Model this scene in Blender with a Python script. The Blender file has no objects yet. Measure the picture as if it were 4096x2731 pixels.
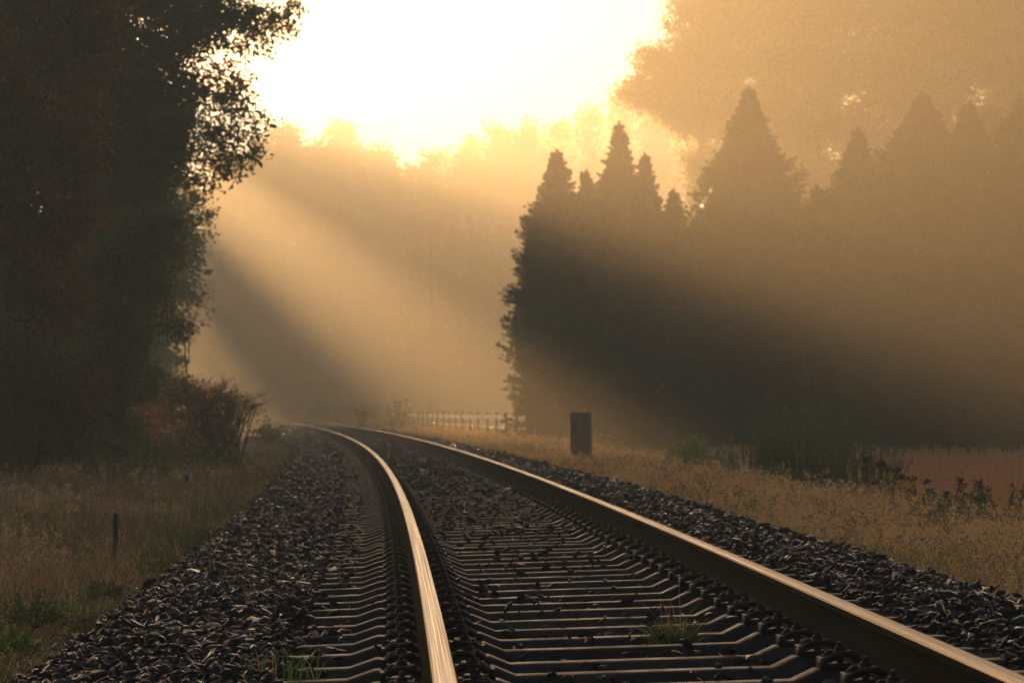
import bpy, bmesh, math, random
import numpy as np
from mathutils import Vector

scene = bpy.context.scene
R = math.radians
rng = np.random.default_rng(7)
random.seed(7)

# ------------------------------------------------------------------ camera
F, Y0, H = 3258.0, 409.5, 0.752        # focal length in px of a 1024 px wide frame, horizon row, eye above the inner rail
cam_d = bpy.data.cameras.new("camera")
cam = bpy.data.objects.new("camera", cam_d)
scene.collection.objects.link(cam)
scene.camera = cam
cam.location = (0, 0, H)
cam.rotation_euler = (R(90), 0, 0)
cam_d.sensor_width = 36
cam_d.lens = 36 * F / 1024
cam_d.shift_y = (Y0 - 341) / 1024
cam_d.clip_start = 0.1
cam_d.clip_end = 6000
cam_d.dof.use_dof = True
cam_d.dof.focus_distance = 15
cam_d.dof.aperture_fstop = 8.5

# ------------------------------------------------------------------ light
SUN_AZ, SUN_EL = -0.165, 0.1223          # slope of the sun's direction: x per y, z per y
sun_dir = Vector((SUN_AZ, 1.0, SUN_EL)).normalized()
el = math.asin(sun_dir.z)
az = math.atan2(sun_dir.x, sun_dir.y)
sun_d = bpy.data.lights.new("sun", 'SUN')
sun_d.energy = 5.0
sun_d.angle = R(0.5)
sun_d.color = (1.0, 0.585, 0.28)
sun = bpy.data.objects.new("sun", sun_d)
scene.collection.objects.link(sun)
sun.rotation_euler = sun_dir.to_track_quat('Z', 'Y').to_euler()
sun.location = (-30, 100, 60)

world = bpy.data.worlds.new("World")
scene.world = world
world.use_nodes = True
nt = world.node_tree
nt.nodes.clear()
wo = nt.nodes.new("ShaderNodeOutputWorld")
bg = nt.nodes.new("ShaderNodeBackground")
sk = nt.nodes.new("ShaderNodeTexSky")
sk.sky_type = 'NISHITA'
sk.sun_disc = False
sk.sun_elevation = el
sk.sun_rotation = az
sk.air_density = 0.5
sk.dust_density = 1.2
sk.ozone_density = 1.0
bg.inputs[1].default_value = 0.06
nt.links.new(sk.outputs[0], bg.inputs[0])
nt.links.new(bg.outputs[0], wo.inputs[0])

scene.view_settings.view_transform = 'Standard'
scene.view_settings.look = 'None'
scene.view_settings.exposure = 0.68
scene.view_settings.gamma = 1.0
scene.render.engine = 'CYCLES'
cy = scene.cycles
cy.use_denoising = True
cy.max_bounces = 6
cy.volume_bounces = 0
cy.transparent_max_bounces = 4
cy.diffuse_bounces = 2
cy.glossy_bounces = 2
cy.transmission_bounces = 2
cy.caustics_reflective = False
cy.caustics_refractive = False
cy.sample_clamp_indirect = 6
HAZE_DENSITY = 0.0047

# ------------------------------------------------------------------ materials
def mat(name, col, rough=0.8, metallic=0.0, spec=0.5, col2=None, scale=5.0, translucent=None, stretch=None,
        bump=0.0, bscale=40.0, rough2=None, attr=None):
    m = bpy.data.materials.new(name)
    m.use_nodes = True
    t = m.node_tree
    p = t.nodes["Principled BSDF"]
    p.inputs["Base Color"].default_value = (*col, 1)
    p.inputs["Roughness"].default_value = rough
    p.inputs["Metallic"].default_value = metallic
    p.inputs["Specular IOR Level"].default_value = spec
    out = t.nodes["Material Output"]
    geo = t.nodes.new("ShaderNodeNewGeometry")
    src = geo.outputs["Position"]
    if attr:
        at = t.nodes.new("ShaderNodeAttribute"); at.attribute_name = attr
        src = at.outputs["Vector"]
    if stretch:
        mp = t.nodes.new("ShaderNodeMapping")
        mp.inputs["Scale"].default_value = stretch
        t.links.new(src, mp.inputs[0])
        src = mp.outputs[0]
    if col2 is not None:
        n = t.nodes.new("ShaderNodeTexNoise")
        n.inputs["Scale"].default_value = scale
        n.inputs["Detail"].default_value = 5
        t.links.new(src, n.inputs[0])
        r = t.nodes.new("ShaderNodeValToRGB")
        r.color_ramp.elements[0].position = 0.38
        r.color_ramp.elements[1].position = 0.64
        r.color_ramp.elements[0].color = (*col, 1)
        r.color_ramp.elements[1].color = (*col2, 1)
        t.links.new(n.outputs[0], r.inputs[0])
        t.links.new(r.outputs[0], p.inputs["Base Color"])
        if rough2 is not None:
            mr = t.nodes.new("ShaderNodeMapRange")
            mr.inputs[1].default_value = 0.35
            mr.inputs[2].default_value = 0.65
            mr.inputs[3].default_value = rough
            mr.inputs[4].default_value = rough2
            t.links.new(n.outputs[0], mr.inputs[0])
            t.links.new(mr.outputs[0], p.inputs["Roughness"])
    if bump:
        n2 = t.nodes.new("ShaderNodeTexNoise")
        n2.inputs["Scale"].default_value = bscale
        n2.inputs["Detail"].default_value = 4
        t.links.new(src, n2.inputs[0])
        b = t.nodes.new("ShaderNodeBump")
        b.inputs["Strength"].default_value = bump
        b.inputs["Distance"].default_value = 0.01
        t.links.new(n2.outputs[0], b.inputs["Height"])
        t.links.new(b.outputs[0], p.inputs["Normal"])
    if translucent is not None:
        tr = t.nodes.new("ShaderNodeBsdfTranslucent")
        tr.inputs[0].default_value = (*translucent, 1)
        ad = t.nodes.new("ShaderNodeAddShader")
        t.links.new(p.outputs[0], ad.inputs[0])
        t.links.new(tr.outputs[0], ad.inputs[1])
        t.links.new(ad.outputs[0], out.inputs[0])
    return m

def leafmat(name, c, k=1.0, rough=0.5):
    return mat(name, c, rough=rough, spec=0.4, translucent=tuple(min(1, v * k) for v in c))

M = {}
M['leaf_green'] = leafmat('leaf_green', (0.07, 0.1, 0.025))
M['leaf_olive'] = leafmat('leaf_olive', (0.12, 0.11, 0.03))
M['leaf_brown'] = leafmat('leaf_brown', (0.13, 0.06, 0.022))
M['leaf_orange'] = leafmat('leaf_orange', (0.35, 0.13, 0.02))
M['leaf_yellow'] = leafmat('leaf_yellow', (0.28, 0.2, 0.03))
M['leaf_rust'] = leafmat('leaf_rust', (0.12, 0.035, 0.015))
M['conifer'] = leafmat('conifer', (0.03, 0.045, 0.018), 0.6)
M['conifer_light'] = leafmat('conifer_light', (0.06, 0.075, 0.025), 0.8)
M['bark'] = mat('bark', (0.05, 0.038, 0.028), col2=(0.1, 0.08, 0.06), scale=6, bump=0.6, bscale=14)
M['twig'] = mat('twig', (0.06, 0.042, 0.03))
M['grass_brown'] = leafmat('grass_brown', (0.22, 0.14, 0.085), 0.9)
M['grass_straw'] = leafmat('grass_straw', (0.5, 0.36, 0.17), 1.0)
M['grass_gold'] = leafmat('grass_gold', (0.55, 0.35, 0.12), 1.0)
M['grass_green'] = leafmat('grass_green', (0.06, 0.085, 0.02), 1.0)
M['grass_lush'] = leafmat('grass_lush', (0.09, 0.17, 0.025), 1.3)
M['broom_green'] = leafmat('broom_green', (0.1, 0.14, 0.045), 1.0)
M['bush_red'] = leafmat('bush_red', (0.36, 0.14, 0.07), 1.0)
M['stalk'] = leafmat('stalk', (0.7, 0.42, 0.2), 0.7)
M['seed_dark'] = mat('seed_dark', (0.035, 0.022, 0.015))
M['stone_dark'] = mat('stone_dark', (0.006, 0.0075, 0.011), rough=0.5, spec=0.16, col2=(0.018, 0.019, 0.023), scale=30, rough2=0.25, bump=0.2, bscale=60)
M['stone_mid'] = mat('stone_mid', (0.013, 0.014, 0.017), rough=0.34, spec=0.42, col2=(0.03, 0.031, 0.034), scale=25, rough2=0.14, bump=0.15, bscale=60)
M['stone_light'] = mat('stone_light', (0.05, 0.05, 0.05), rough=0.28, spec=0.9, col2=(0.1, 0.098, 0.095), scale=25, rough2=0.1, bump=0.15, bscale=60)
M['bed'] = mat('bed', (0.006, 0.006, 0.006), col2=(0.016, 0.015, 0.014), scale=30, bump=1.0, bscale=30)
M['soil'] = mat('soil', (0.05, 0.035, 0.022), col2=(0.09, 0.065, 0.035), scale=3, bump=1.0, bscale=20)
M['field'] = mat('field', (0.06, 0.038, 0.024), col2=(0.12, 0.075, 0.042), scale=4, bump=1.0, bscale=12)
M['concrete'] = mat('concrete', (0.028, 0.02, 0.014), rough=0.4, spec=0.3, col2=(0.075, 0.052, 0.036), scale=7, rough2=0.62, bump=0.35, bscale=120)
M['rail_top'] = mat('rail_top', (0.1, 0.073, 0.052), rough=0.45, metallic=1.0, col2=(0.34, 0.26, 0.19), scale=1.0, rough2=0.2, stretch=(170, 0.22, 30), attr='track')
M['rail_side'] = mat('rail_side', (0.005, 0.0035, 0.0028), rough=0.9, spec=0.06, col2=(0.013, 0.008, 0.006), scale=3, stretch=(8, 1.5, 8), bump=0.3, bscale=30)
M['iron'] = mat('iron', (0.008, 0.007, 0.007), rough=0.5, spec=0.4)
_t = M['concrete'].node_tree
_oi = _t.nodes.new("ShaderNodeObjectInfo"); _mr = _t.nodes.new("ShaderNodeMapRange"); _hs = _t.nodes.new("ShaderNodeHueSaturation")
_mr.inputs[3].default_value = .65; _mr.inputs[4].default_value = 1.35
_bc = _t.nodes["Principled BSDF"].inputs["Base Color"]
_t.links.new(_bc.links[0].from_socket, _hs.inputs["Color"]); _t.links.new(_oi.outputs["Random"], _mr.inputs[0])
_t.links.new(_mr.outputs[0], _hs.inputs["Value"]); _t.links.new(_hs.outputs[0], _bc)
M['granite'] = mat('granite', (0.2, 0.15, 0.105), rough=0.85, col2=(0.34, 0.26, 0.19), scale=9, bump=0.8, bscale=18)
M['moss'] = mat('moss', (0.08, 0.09, 0.03), col2=(0.14, 0.13, 0.06), scale=20, bump=1, bscale=50)
M['wood'] = mat('wood', (0.14, 0.105, 0.07), col2=(0.2, 0.15, 0.1), scale=14)
M['wire'] = mat('wire', (0.3, 0.28, 0.25), rough=0.35, metallic=0.9)
M['web'] = leafmat('web', (0.8, 0.78, 0.74), 0.9, rough=0.35)
M['white'] = mat('white', (0.75, 0.73, 0.68), rough=0.5)
M['post_dark'] = mat('post_dark', (0.03, 0.027, 0.024), rough=0.7)

# ------------------------------------------------------------------ mesh batches
class Batch:
    def __init__(s):
        s.v = []; s.f = []; s.m = []; s.n = 0
    def add(s, verts, faces, mi=0):
        """verts (N,3); faces (K,4) with -1 as the fourth index for triangles; mi int or (K,)"""
        verts = np.asarray(verts, float); faces = np.asarray(faces, int)
        if len(verts) == 0 or len(faces) == 0: return
        if faces.shape[1] == 3: faces = np.hstack([faces, -np.ones((len(faces), 1), int)])
        g = faces.copy(); g[g >= 0] += s.n
        s.v.append(verts); s.f.append(g)
        s.m.append(np.full(len(g), mi) if np.isscalar(mi) else np.asarray(mi))
        s.n += len(verts)
    def build(s, name, mats, parent=None, smooth=False, loc=None):
        me = bpy.data.meshes.new(name)
        v = np.vstack(s.v); f = np.vstack(s.f); m = np.concatenate(s.m)
        if loc is not None: v = v - np.array(loc)
        tri = f[:, 3] < 0
        cnt = np.where(tri, 3, 4)
        flat = f.ravel(); flat = flat[flat >= 0]
        me.vertices.add(len(v)); me.vertices.foreach_set("co", v.astype(np.float32).ravel())
        me.loops.add(len(flat)); me.loops.foreach_set("vertex_index", flat.astype(np.int32))
        me.polygons.add(len(f))
        st = np.concatenate([[0], np.cumsum(cnt)[:-1]])
        me.polygons.foreach_set("loop_start", st.astype(np.int32))
        me.polygons.foreach_set("material_index", m.astype(np.int32))
        if smooth: me.polygons.foreach_set("use_smooth", np.ones(len(f), bool))
        for k in mats: me.materials.append(M[k])
        me.update(calc_edges=True)
        me.validate()
        o = bpy.data.objects.new(name, me)
        scene.collection.objects.link(o)
        if parent is not None: o.parent = parent
        if loc is not None and parent is None: o.location = loc
        return o

def tag(o, label=None, cat=None, group=None, kind=None):
    if label: o["label"] = label
    if cat: o["category"] = cat
    if group: o["group"] = group
    if kind: o["kind"] = kind
    return o

def empty(name, loc, label, cat, group=None):
    o = bpy.data.objects.new(name, None)
    o.location = loc
    o.empty_display_size = 0.3
    scene.collection.objects.link(o)
    return tag(o, label, cat, group)

def tube(b, pts, radii, sides=5, mi=0, cap=True):
    pts = np.asarray(pts, float); n = len(pts)
    radii = np.broadcast_to(np.asarray(radii, float), (n,))
    T = np.gradient(pts, axis=0); T /= np.linalg.norm(T, axis=1, keepdims=True) + 1e-9
    ref = np.array([0.03, 0.02, 1.0]) if abs(T[:, 2]).mean() < 0.8 else np.array([1.0, 0.05, 0.02])
    U = np.cross(T, ref); U /= np.linalg.norm(U, axis=1, keepdims=True) + 1e-9
    V = np.cross(T, U)
    a = np.arange(sides) * 2 * np.pi / sides
    vs = pts[:, None] + radii[:, None, None] * (np.cos(a)[None, :, None] * U[:, None] + np.sin(a)[None, :, None] * V[:, None])
    vs = vs.reshape(-1, 3)
    i = np.arange(n - 1)[:, None] * sides; j = np.arange(sides)[None]; k = (j + 1) % sides
    f = np.stack([i + j, i + k, i + sides + k, i + sides + j], -1).reshape(-1, 4)
    b.add(vs, f, mi)
    if cap and sides == 4:
        b.add(vs[:4], [[0, 1, 2, 3]], mi); b.add(vs[-4:], [[3, 2, 1, 0]], mi)
    elif cap:
        for ring, c in ((vs[:sides], pts[0]), (vs[-sides:], pts[-1])):
            b.add(np.vstack([ring, c[None]]), [[q, (q + 1) % sides, sides] for q in range(sides)], mi)

def box(b, c, size, rz=0.0, mi=0, taper=1.0):
    x, y, z = [q / 2 for q in size]
    v = np.array([[sx * x * (taper if sz > 0 else 1), sy * y * (taper if sz > 0 else 1), sz * z] for sz in (-1, 1) for sy in (-1, 1) for sx in (-1, 1)])
    ca, sa = math.cos(rz), math.sin(rz)
    v = np.stack([v[:, 0] * ca - v[:, 1] * sa, v[:, 0] * sa + v[:, 1] * ca, v[:, 2]], 1) + np.array(c)
    b.add(v, [[0, 2, 3, 1], [4, 5, 7, 6], [0, 1, 5, 4], [2, 6, 7, 3], [0, 4, 6, 2], [1, 3, 7, 5]], mi)

def unit(n):
    v = rng.normal(size=(n, 3)); return v / np.linalg.norm(v, axis=1, keepdims=True)

def leaves(b, P, D, size, wid=0.55, mi=0, simple=False):
    """leaf blades at P pointing along D; size (N,)"""
    n = len(P)
    if n == 0: return
    D = D / (np.linalg.norm(D, axis=1, keepdims=True) + 1e-9)
    S = np.cross(D, unit(n)); S /= np.linalg.norm(S, axis=1, keepdims=True) + 1e-9
    N = np.cross(D, S)
    L = np.broadcast_to(np.asarray(size, float), (n,))[:, None]; W = L * wid * 0.5
    if simple:
        v = np.stack([P, P + D * L * .45 + S * W, P + D * L, P + D * L * .5 - S * W], 1).reshape(-1, 3)
        f = np.arange(n)[:, None] * 4 + np.array([[0, 1, 2, 3]])
        b.add(v, f, mi if np.isscalar(mi) else np.asarray(mi)); return
    lift = N * W * 0.5
    v = np.stack([P, P + D * L * .3 + S * W * .75 + lift, P + D * L * .68 + S * W + lift * 1.2, P + D * L,
                  P + D * L * .72 - S * W * .9 + lift * 1.1, P + D * L * .33 - S * W * .85 + lift], 1).reshape(-1, 3)
    base = np.arange(n)[:, None, None] * 6
    f = (base + np.array([[0, 1, 2, 3], [3, 4, 5, 0]])[None]).reshape(-1, 4)
    b.add(v, f, mi if np.isscalar(mi) else np.repeat(mi, 2))

def px(x, y, Y):
    """world point seen at column x, row y (1024 px frame) at distance Y"""
    return np.array([(x - 512) / F * Y, Y, H + (Y0 - y) / F * Y])

# ------------------------------------------------------------------ track line
DS = 0.25
s_ = np.arange(-8, 470, DS)
k_ = np.clip(5.323e-4 - 2.058e-6 * s_, 0, 1)
k_[s_ < 0] = 5.3e-4
i0 = int(8 / DS)
a_ = np.cumsum(k_) * DS; a_ += 0.03026 - a_[i0]
x_ = -np.cumsum(np.sin(a_)) * DS; y_ = np.cumsum(np.cos(a_)) * DS
x_ += 0.1112 - x_[i0]; y_ += 0.0 - y_[i0]
x_ += 0.7535 * np.cos(a_); y_ += 0.7535 * np.sin(a_)      # the line of the track's middle
CANT = 0.0298

def tp(s, u, z=0.0):
    """track coordinates (along, across, up) to world"""
    s = np.asarray(s, float)
    a = np.interp(s, s_, a_)
    X = np.interp(s, s_, x_) + np.cos(a) * u; Yv = np.interp(s, s_, y_) + np.sin(a) * u
    return np.stack(np.broadcast_arrays(X, Yv, z), -1)
def heading(s): return float(np.interp(s, s_, a_))
def cant(u): return (np.clip(u, -2.3, 2.3) + 0.7535) * CANT

GZ = -0.6
def bed_z(u):
    """top of the ballast bed across the track"""
    u = np.asarray(u, float)
    z = np.where(np.abs(u) < 1.32, -0.285, -0.225) + cant(u)
    z = np.where((u > 1.35) & (u < 1.9), z + 0.03 * np.sin((u - 1.35) / .55 * np.pi), z)
    edge = np.where(u < 0, -2.2, 1.9)
    over = np.clip(np.abs(u) - np.abs(edge), 0, None)
    z = z - over * np.where(u < 0, 0.55, .8)
    return np.maximum(z, GZ - 0.02)

def to_su(X, Y):
    s = np.interp(Y, y_, s_); a = np.interp(s, s_, a_)
    xc = np.interp(s, s_, x_)
    return s, (X - xc) * np.cos(a)
def gnoise(X, Y):
    return 0.05 * np.sin(X * 1.3 + 2 * np.sin(Y * .31)) * np.cos(Y * .9 + X * .4) + 0.03 * np.sin(X * 3.1 + Y * 2.3)
def hill(X, Y):
    return 1.5 / (1 + np.exp(-(Y - 345) / 22.0))
def ground_z(X, Y):
    X = np.asarray(X, float); Y = np.asarray(Y, float)
    s, u = to_su(X, Y)
    g = GZ + gnoise(X, Y) * np.clip((np.abs(u) - 2.5) / 1.5, 0, 1) + hill(X, Y)
    bed = np.where(np.abs(u) < 1.9, -0.5, bed_z(u) - 0.03)
    return np.where(np.abs(u) < 5, np.where(np.abs(u) < 3.2, np.maximum(GZ - 0.02, np.minimum(bed, -0.3)), g), g)

# ------------------------------------------------------------------ ground
def grid(xs, ys, zf):
    Xg, Yg = np.meshgrid(xs, ys)
    v = np.stack([Xg, Yg, zf(Xg, Yg)], -1).reshape(-1, 3)
    nx = len(xs); i = np.arange(len(ys) - 1)[:, None] * nx; j = np.arange(nx - 1)[None]
    f = np.stack([i + j, i + j + 1, i + nx + j + 1, i + nx + j], -1).reshape(-1, 4)
    return v, f
b = Batch()
xs = np.unique(np.concatenate([np.linspace(-1500, -60, 12), np.arange(-60, -12, 2.0), np.arange(-12, 14, 0.3), np.arange(14, 60, 2.0), np.linspace(60, 1500, 12)]))
ys = np.unique(np.concatenate([np.linspace(-200, -4, 6), np.arange(-4, 70, 0.5), np.arange(70, 470, 3.0), np.linspace(470, 3500, 14)]))
v, f = grid(xs, ys, ground_z)
b.add(v, f)
tag(b.build('ground', ['soil'], smooth=True), kind='structure')

# stubble field sheet
b = Batch()
def fx0(Y): return 4.6 + 0.012 * (Y - 30)
ys = np.arange(24, 104, 1.5)
rows = []
for yy in ys: rows.append(np.linspace(fx0(yy), 40, 14))
Xg = np.array(rows); Yg = np.repeat(ys[:, None], 14, 1)
v = np.stack([Xg, Yg, ground_z(Xg, Yg) + 0.012], -1).reshape(-1, 3)
i = np.arange(len(ys) - 1)[:, None] * 14; j = np.arange(13)[None]
b.add(v, np.stack([i + j, i + j + 1, i + 14 + j + 1, i + 14 + j], -1).reshape(-1, 4))
tag(b.build('field', ['field'], smooth=True), kind='structure')

# ballast bed
b = Batch()
us = np.concatenate([[-3.0, -2.7, -2.4], np.arange(-2.2, 2.21, 0.1), [2.4, 2.7, 3.0]])
ss = np.concatenate([np.arange(-4, 60, 0.25), np.arange(60, 440, 1.5)])
U, S = np.meshgrid(us, ss)
jit = rng.uniform(-.012, .012, U.shape)
P = tp(S, U, bed_z(U) - 0.02 + jit)
v = P.reshape(-1, 3); nx = len(us)
i = np.arange(len(ss) - 1)[:, None] * nx; j = np.arange(nx - 1)[None]
b.add(v, np.stack([i + j, i + j + 1, i + nx + j + 1, i + nx + j], -1).reshape(-1, 4))
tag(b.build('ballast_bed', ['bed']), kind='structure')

# ------------------------------------------------------------------ rails
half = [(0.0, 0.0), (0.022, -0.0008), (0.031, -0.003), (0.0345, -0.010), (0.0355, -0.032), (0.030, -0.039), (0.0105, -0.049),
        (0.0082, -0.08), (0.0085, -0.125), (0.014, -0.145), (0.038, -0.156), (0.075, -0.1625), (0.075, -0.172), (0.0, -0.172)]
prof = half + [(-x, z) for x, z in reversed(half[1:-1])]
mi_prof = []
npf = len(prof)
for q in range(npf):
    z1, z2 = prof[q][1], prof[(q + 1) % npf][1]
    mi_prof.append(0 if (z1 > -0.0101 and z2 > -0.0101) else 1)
def rail(u0, label):
    b = Batch()
    ss = np.concatenate([np.arange(2, 80, 0.5), np.arange(80, 430, 2.0)])
    v = []; tk = []
    for (dx, dz) in prof:
        v.append(tp(ss, u0 + dx, dz + cant(u0 + dx))); tk.append(np.c_[np.full(len(ss), dx), ss, np.full(len(ss), dz)])
    v = np.stack(v, 1).reshape(-1, 3); tk = np.stack(tk, 1).reshape(-1, 3)
    i = np.arange(len(ss) - 1)[:, None] * npf; j = np.arange(npf)[None]; k = (j + 1) % npf
    f = np.stack([i + j, i + npf + j, i + npf + k, i + k], -1).reshape(-1, 4)
    b.add(v, f, np.tile(mi_prof, len(ss) - 1))
    o = b.build('rail', ['rail_top', 'rail_side'], smooth=True)
    at = o.data.attributes.new('track', 'FLOAT_VECTOR', 'POINT'); at.data.foreach_set('vector', tk.astype(np.float32).ravel())
    o.data.set_sharp_from_angle(angle=R(35))
    tag(o, label, 'rail', 'rails of the curving track')
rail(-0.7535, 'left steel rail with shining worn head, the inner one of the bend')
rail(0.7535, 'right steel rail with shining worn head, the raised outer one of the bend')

# ------------------------------------------------------------------ sleepers with clips
def sleeper_mesh():
    b = Batch()
    pr = [(-.55, -.034), (-.32, -.032), (-.22, 0), (.21, 0), (.29, -.036)]
    us = [-0.7535 + r for r, z in pr] + [0.7535 - r for r, z in reversed(pr)]
    zs = [z for r, z in pr] + [z for r, z in reversed(pr)]
    ringv = []
    for u, z in zip(us, zs):
        wt, wb = (0.07, 0.135) if abs(abs(u) - .7535) < 0.35 else (0.062, 0.11)
        zt = -0.178 + z
        ringv.append([(u, -wb, -.40), (u, -wt - .006, zt - .012), (u, -wt + .004, zt), (u, wt - .004, zt), (u, wt + .006, zt - .012), (u, wb, -.40)])
    v = np.array(ringv).reshape(-1, 3); n = 6
    fs = []
    for i in range(len(us) - 1):
        for j in range(5):
            fs.append([i * n + j, (i + 1) * n + j, (i + 1) * n + j + 1, i * n + j + 1])
    b.add(v, fs)
    for base in (0, (len(us) - 1) * n):
        b.add(v[base:base + n], [[0, 1, 4, 5], [1, 2, 3, 4]])
    # pad and shoulder ribs cast beside each rail seat
    for u0 in (-.7535, .7535):
        box(b, (u0, 0, -.1745), (.17, .15, .007))
    v0 = np.vstack(b.v)
    off = 0
    return b
def clip_meshes():
    """spring clip on its guide plate, rail on the -x side; origin on the sleeper top"""
    b = Batch()
    box(b, (.06, 0, .008), (.09, .15, .018))
    box(b, (.108, 0, .018), (.02, .16, .038))
    for s in (-1, 1):
        pts = [(-.005, s * .022, .026), (-.016, s * .038, .03), (-.008, s * .056, .038), (.03, s * .066, .052), (.075, s * .064, .05),
               (.098, s * .048, .036), (.088, s * .03, .03), (.055, s * .018, .042), (.02, s * .013, .05), (.004, s * .0, .05)]
        tube(b, pts, 0.0105, 6)
    c = Batch()
    a = np.arange(12) * np.pi / 6
    def disc(z0, z1, r, sides):
        an = np.arange(sides) * 2 * np.pi / sides
        ring = np.stack([.045 + r * np.cos(an), r * np.sin(an)], 1)
        v = np.vstack([np.c_[ring, np.full(sides, z0)], np.c_[ring, np.full(sides, z1)], [[.045, 0, z1]]])
        f = [[q, (q + 1) % sides, sides + (q + 1) % sides, sides + q] for q in range(sides)]
        f += [[sides + q, sides + (q + 1) % sides, 2 * sides, -1] for q in range(sides)]
        c.add(v, f)
    disc(.012, .056, .012, 8)
    disc(.056, .062, .022, 12)
    disc(.062, .074, .019, 6)
    disc(.074, .092, .010, 4)
    return b, c
sb = sleeper_mesh()
sleeper0 = sb.build('concrete_sleeper', ['concrete'])
cb, nb = clip_meshes()
clip0 = cb.build('rail_clip', ['iron'], parent=sleeper0)
bolt0 = nb.build('bolt', ['iron'], parent=clip0)
spots = [(-.7535 - .078, math.pi), (-.7535 + .078, 0), (.7535 - .078, math.pi), (.7535 + .078, 0)]
SL_LABEL = 'pale concrete railway sleeper lying across the ballast under both rails'
SL_GROUP = 'concrete sleepers of the track'
n_sl = 0
s = 8.15
while s < 180:
    o = sleeper0 if n_sl == 0 else sleeper0.copy()
    if n_sl: scene.collection.objects.link(o)
    p = tp(s, 0.0, 0.7535 * CANT)
    o.location = p + np.array([0, 0, rng.uniform(-.004, .004)])
    o.rotation_euler = (0, -math.atan(CANT), heading(s) + rng.uniform(-.006, .006))
    tag(o, SL_LABEL, 'railway sleeper', SL_GROUP)
    if s < 105:
        for q, (u, rz) in enumerate(spots):
            first = (n_sl == 0 and q == 0)
            c = clip0 if first else clip0.copy()
            if not first: scene.collection.objects.link(c); c.parent = o
            c.location = (u, 0, -.178); c.rotation_euler = (0, 0, rz)
            if s < 50:
                d = bolt0 if first else bolt0.copy()
                if not first: scene.collection.objects.link(d); d.parent = c
    n_sl += 1
    s += 0.6

# ------------------------------------------------------------------ ballast stones
def stone_protos(n):
    out = []
    for q in range(n):
        bm = bmesh.new()
        k = random.randint(9, 13)
        sx, sy, sz = random.uniform(.85, 1.5), random.uniform(.6, 1.0), random.uniform(.16, .5)
        for _ in range(k):
            d = Vector((random.gauss(0, 1), random.gauss(0, 1), random.gauss(0, 1))).normalized() * random.uniform(.8, 1)
            bm.verts.new((d.x * sx, d.y * sy, d.z * sz))
        r = bmesh.ops.convex_hull(bm, input=bm.verts)
        bmesh.ops.delete(bm, geom=[g for g in r['geom_interior'] if isinstance(g, bmesh.types.BMVert)], context='VERTS')
        bm.verts.index_update()
        bm.normal_update()
        vs = np.array([v.co[:] for v in bm.verts]); fs = np.array([[v.index for v in f.verts] for f in bm.faces])
        out.append((vs, fs)); bm.free()
    return out
PROT = stone_protos(24)
def rotmats(n, tilt):
    az = rng.uniform(0, 2 * np.pi, n); tx = rng.normal(0, tilt, n); ty = rng.normal(0, tilt, n)
    def mm(ax, a):
        c, s = np.cos(a), np.sin(a); z = np.zeros(n); o = np.ones(n)
        if ax == 2: r = [c, -s, z, s, c, z, z, z, o]
        if ax == 0: r = [o, z, z, z, c, -s, z, s, c]
        if ax == 1: r = [c, z, s, z, o, z, -s, z, c]
        return np.stack(r, -1).reshape(n, 3, 3)
    return mm(0, tx) @ mm(1, ty) @ mm(2, az)
stones = Batch()
def put_stones(P, size, tilt=0.45):
    n = len(P); which = rng.integers(0, len(PROT), n)
    Rm = rotmats(n, tilt)
    mi = rng.choice([0, 1, 2], n, p=[.68, .285, .035])
    for k, (vs, fs) in enumerate(PROT):
        w = np.where(which == k)[0]
        if len(w) == 0: continue
        V = np.einsum('nij,vj->nvi', Rm[w], vs) * size[w][:, None, None] + P[w][:, None]
        f = (np.arange(len(w))[:, None, None] * len(vs) + fs[None]).reshape(-1, 3)
        stones.add(V.reshape(-1, 3), f, np.repeat(mi[w], len(fs)))
def scatter(s0, s1, u0, u1, per_m2, lo, hi, lift=0.0, spread=0.02, tilt=.45):
    n = int((s1 - s0) * (u1 - u0) * per_m2)
    s = rng.uniform(s0, s1, n); u = rng.uniform(u0, u1, n)
    size = rng.uniform(lo, hi, n) * rng.choice([.75, 1, 1.25], n, p=[.4, .45, .15])
    z = bed_z(u) + lift + np.abs(rng.normal(0, spread, n))
    put_stones(tp(s, u, z), size, tilt)
for (s0, s1, dens, g) in ((8, 22, 1.0, 1.0), (22, 45, .7, 1.12), (45, 85, .38, 1.35), (85, 150, .14, 2.0), (150, 260, .05, 3.0)):
    lo, hi = .022 * g, .05 * g
    scatter(s0, s1, -3.0, -1.25, 720 * dens, lo, hi, 0.005, .02)
    scatter(s0, s1, 1.25, 2.2, 720 * dens, lo, hi, 0.005, .022)
    scatter(s0, s1, -1.25, 1.25, 560 * dens, lo * .85, hi * .9, -0.015, .012, .6)
    scatter(s0, s1, -.5, .5, 60 * dens, lo * .8, hi * .8, 0.03, .02, .7)
    scatter(s0, s1, -1.0, 1.0, 6 * dens, lo, hi, 0.08, .02, .7)
    for (t0, t1, q) in ((24, 36, 30), (36, 45, 60), (45, 54, 110), (54, 66, 190), (66, 80, 280), (80, 260, 400)):
        if max(s0, t0) < min(s1, t1): scatter(max(s0, t0), min(s1, t1), -.62, .62, q * dens, lo * .85, hi * .85, 0.07, .022, .6)
    scatter(s0, s1, -1.4, -1.1, 70 * dens, lo, hi, 0.05, .02)
tag(stones.build('ballast_stones', ['stone_dark', 'stone_mid', 'stone_light']), 'dark crushed stone ballast around and between the sleepers', 'ballast', kind='stuff')

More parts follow.
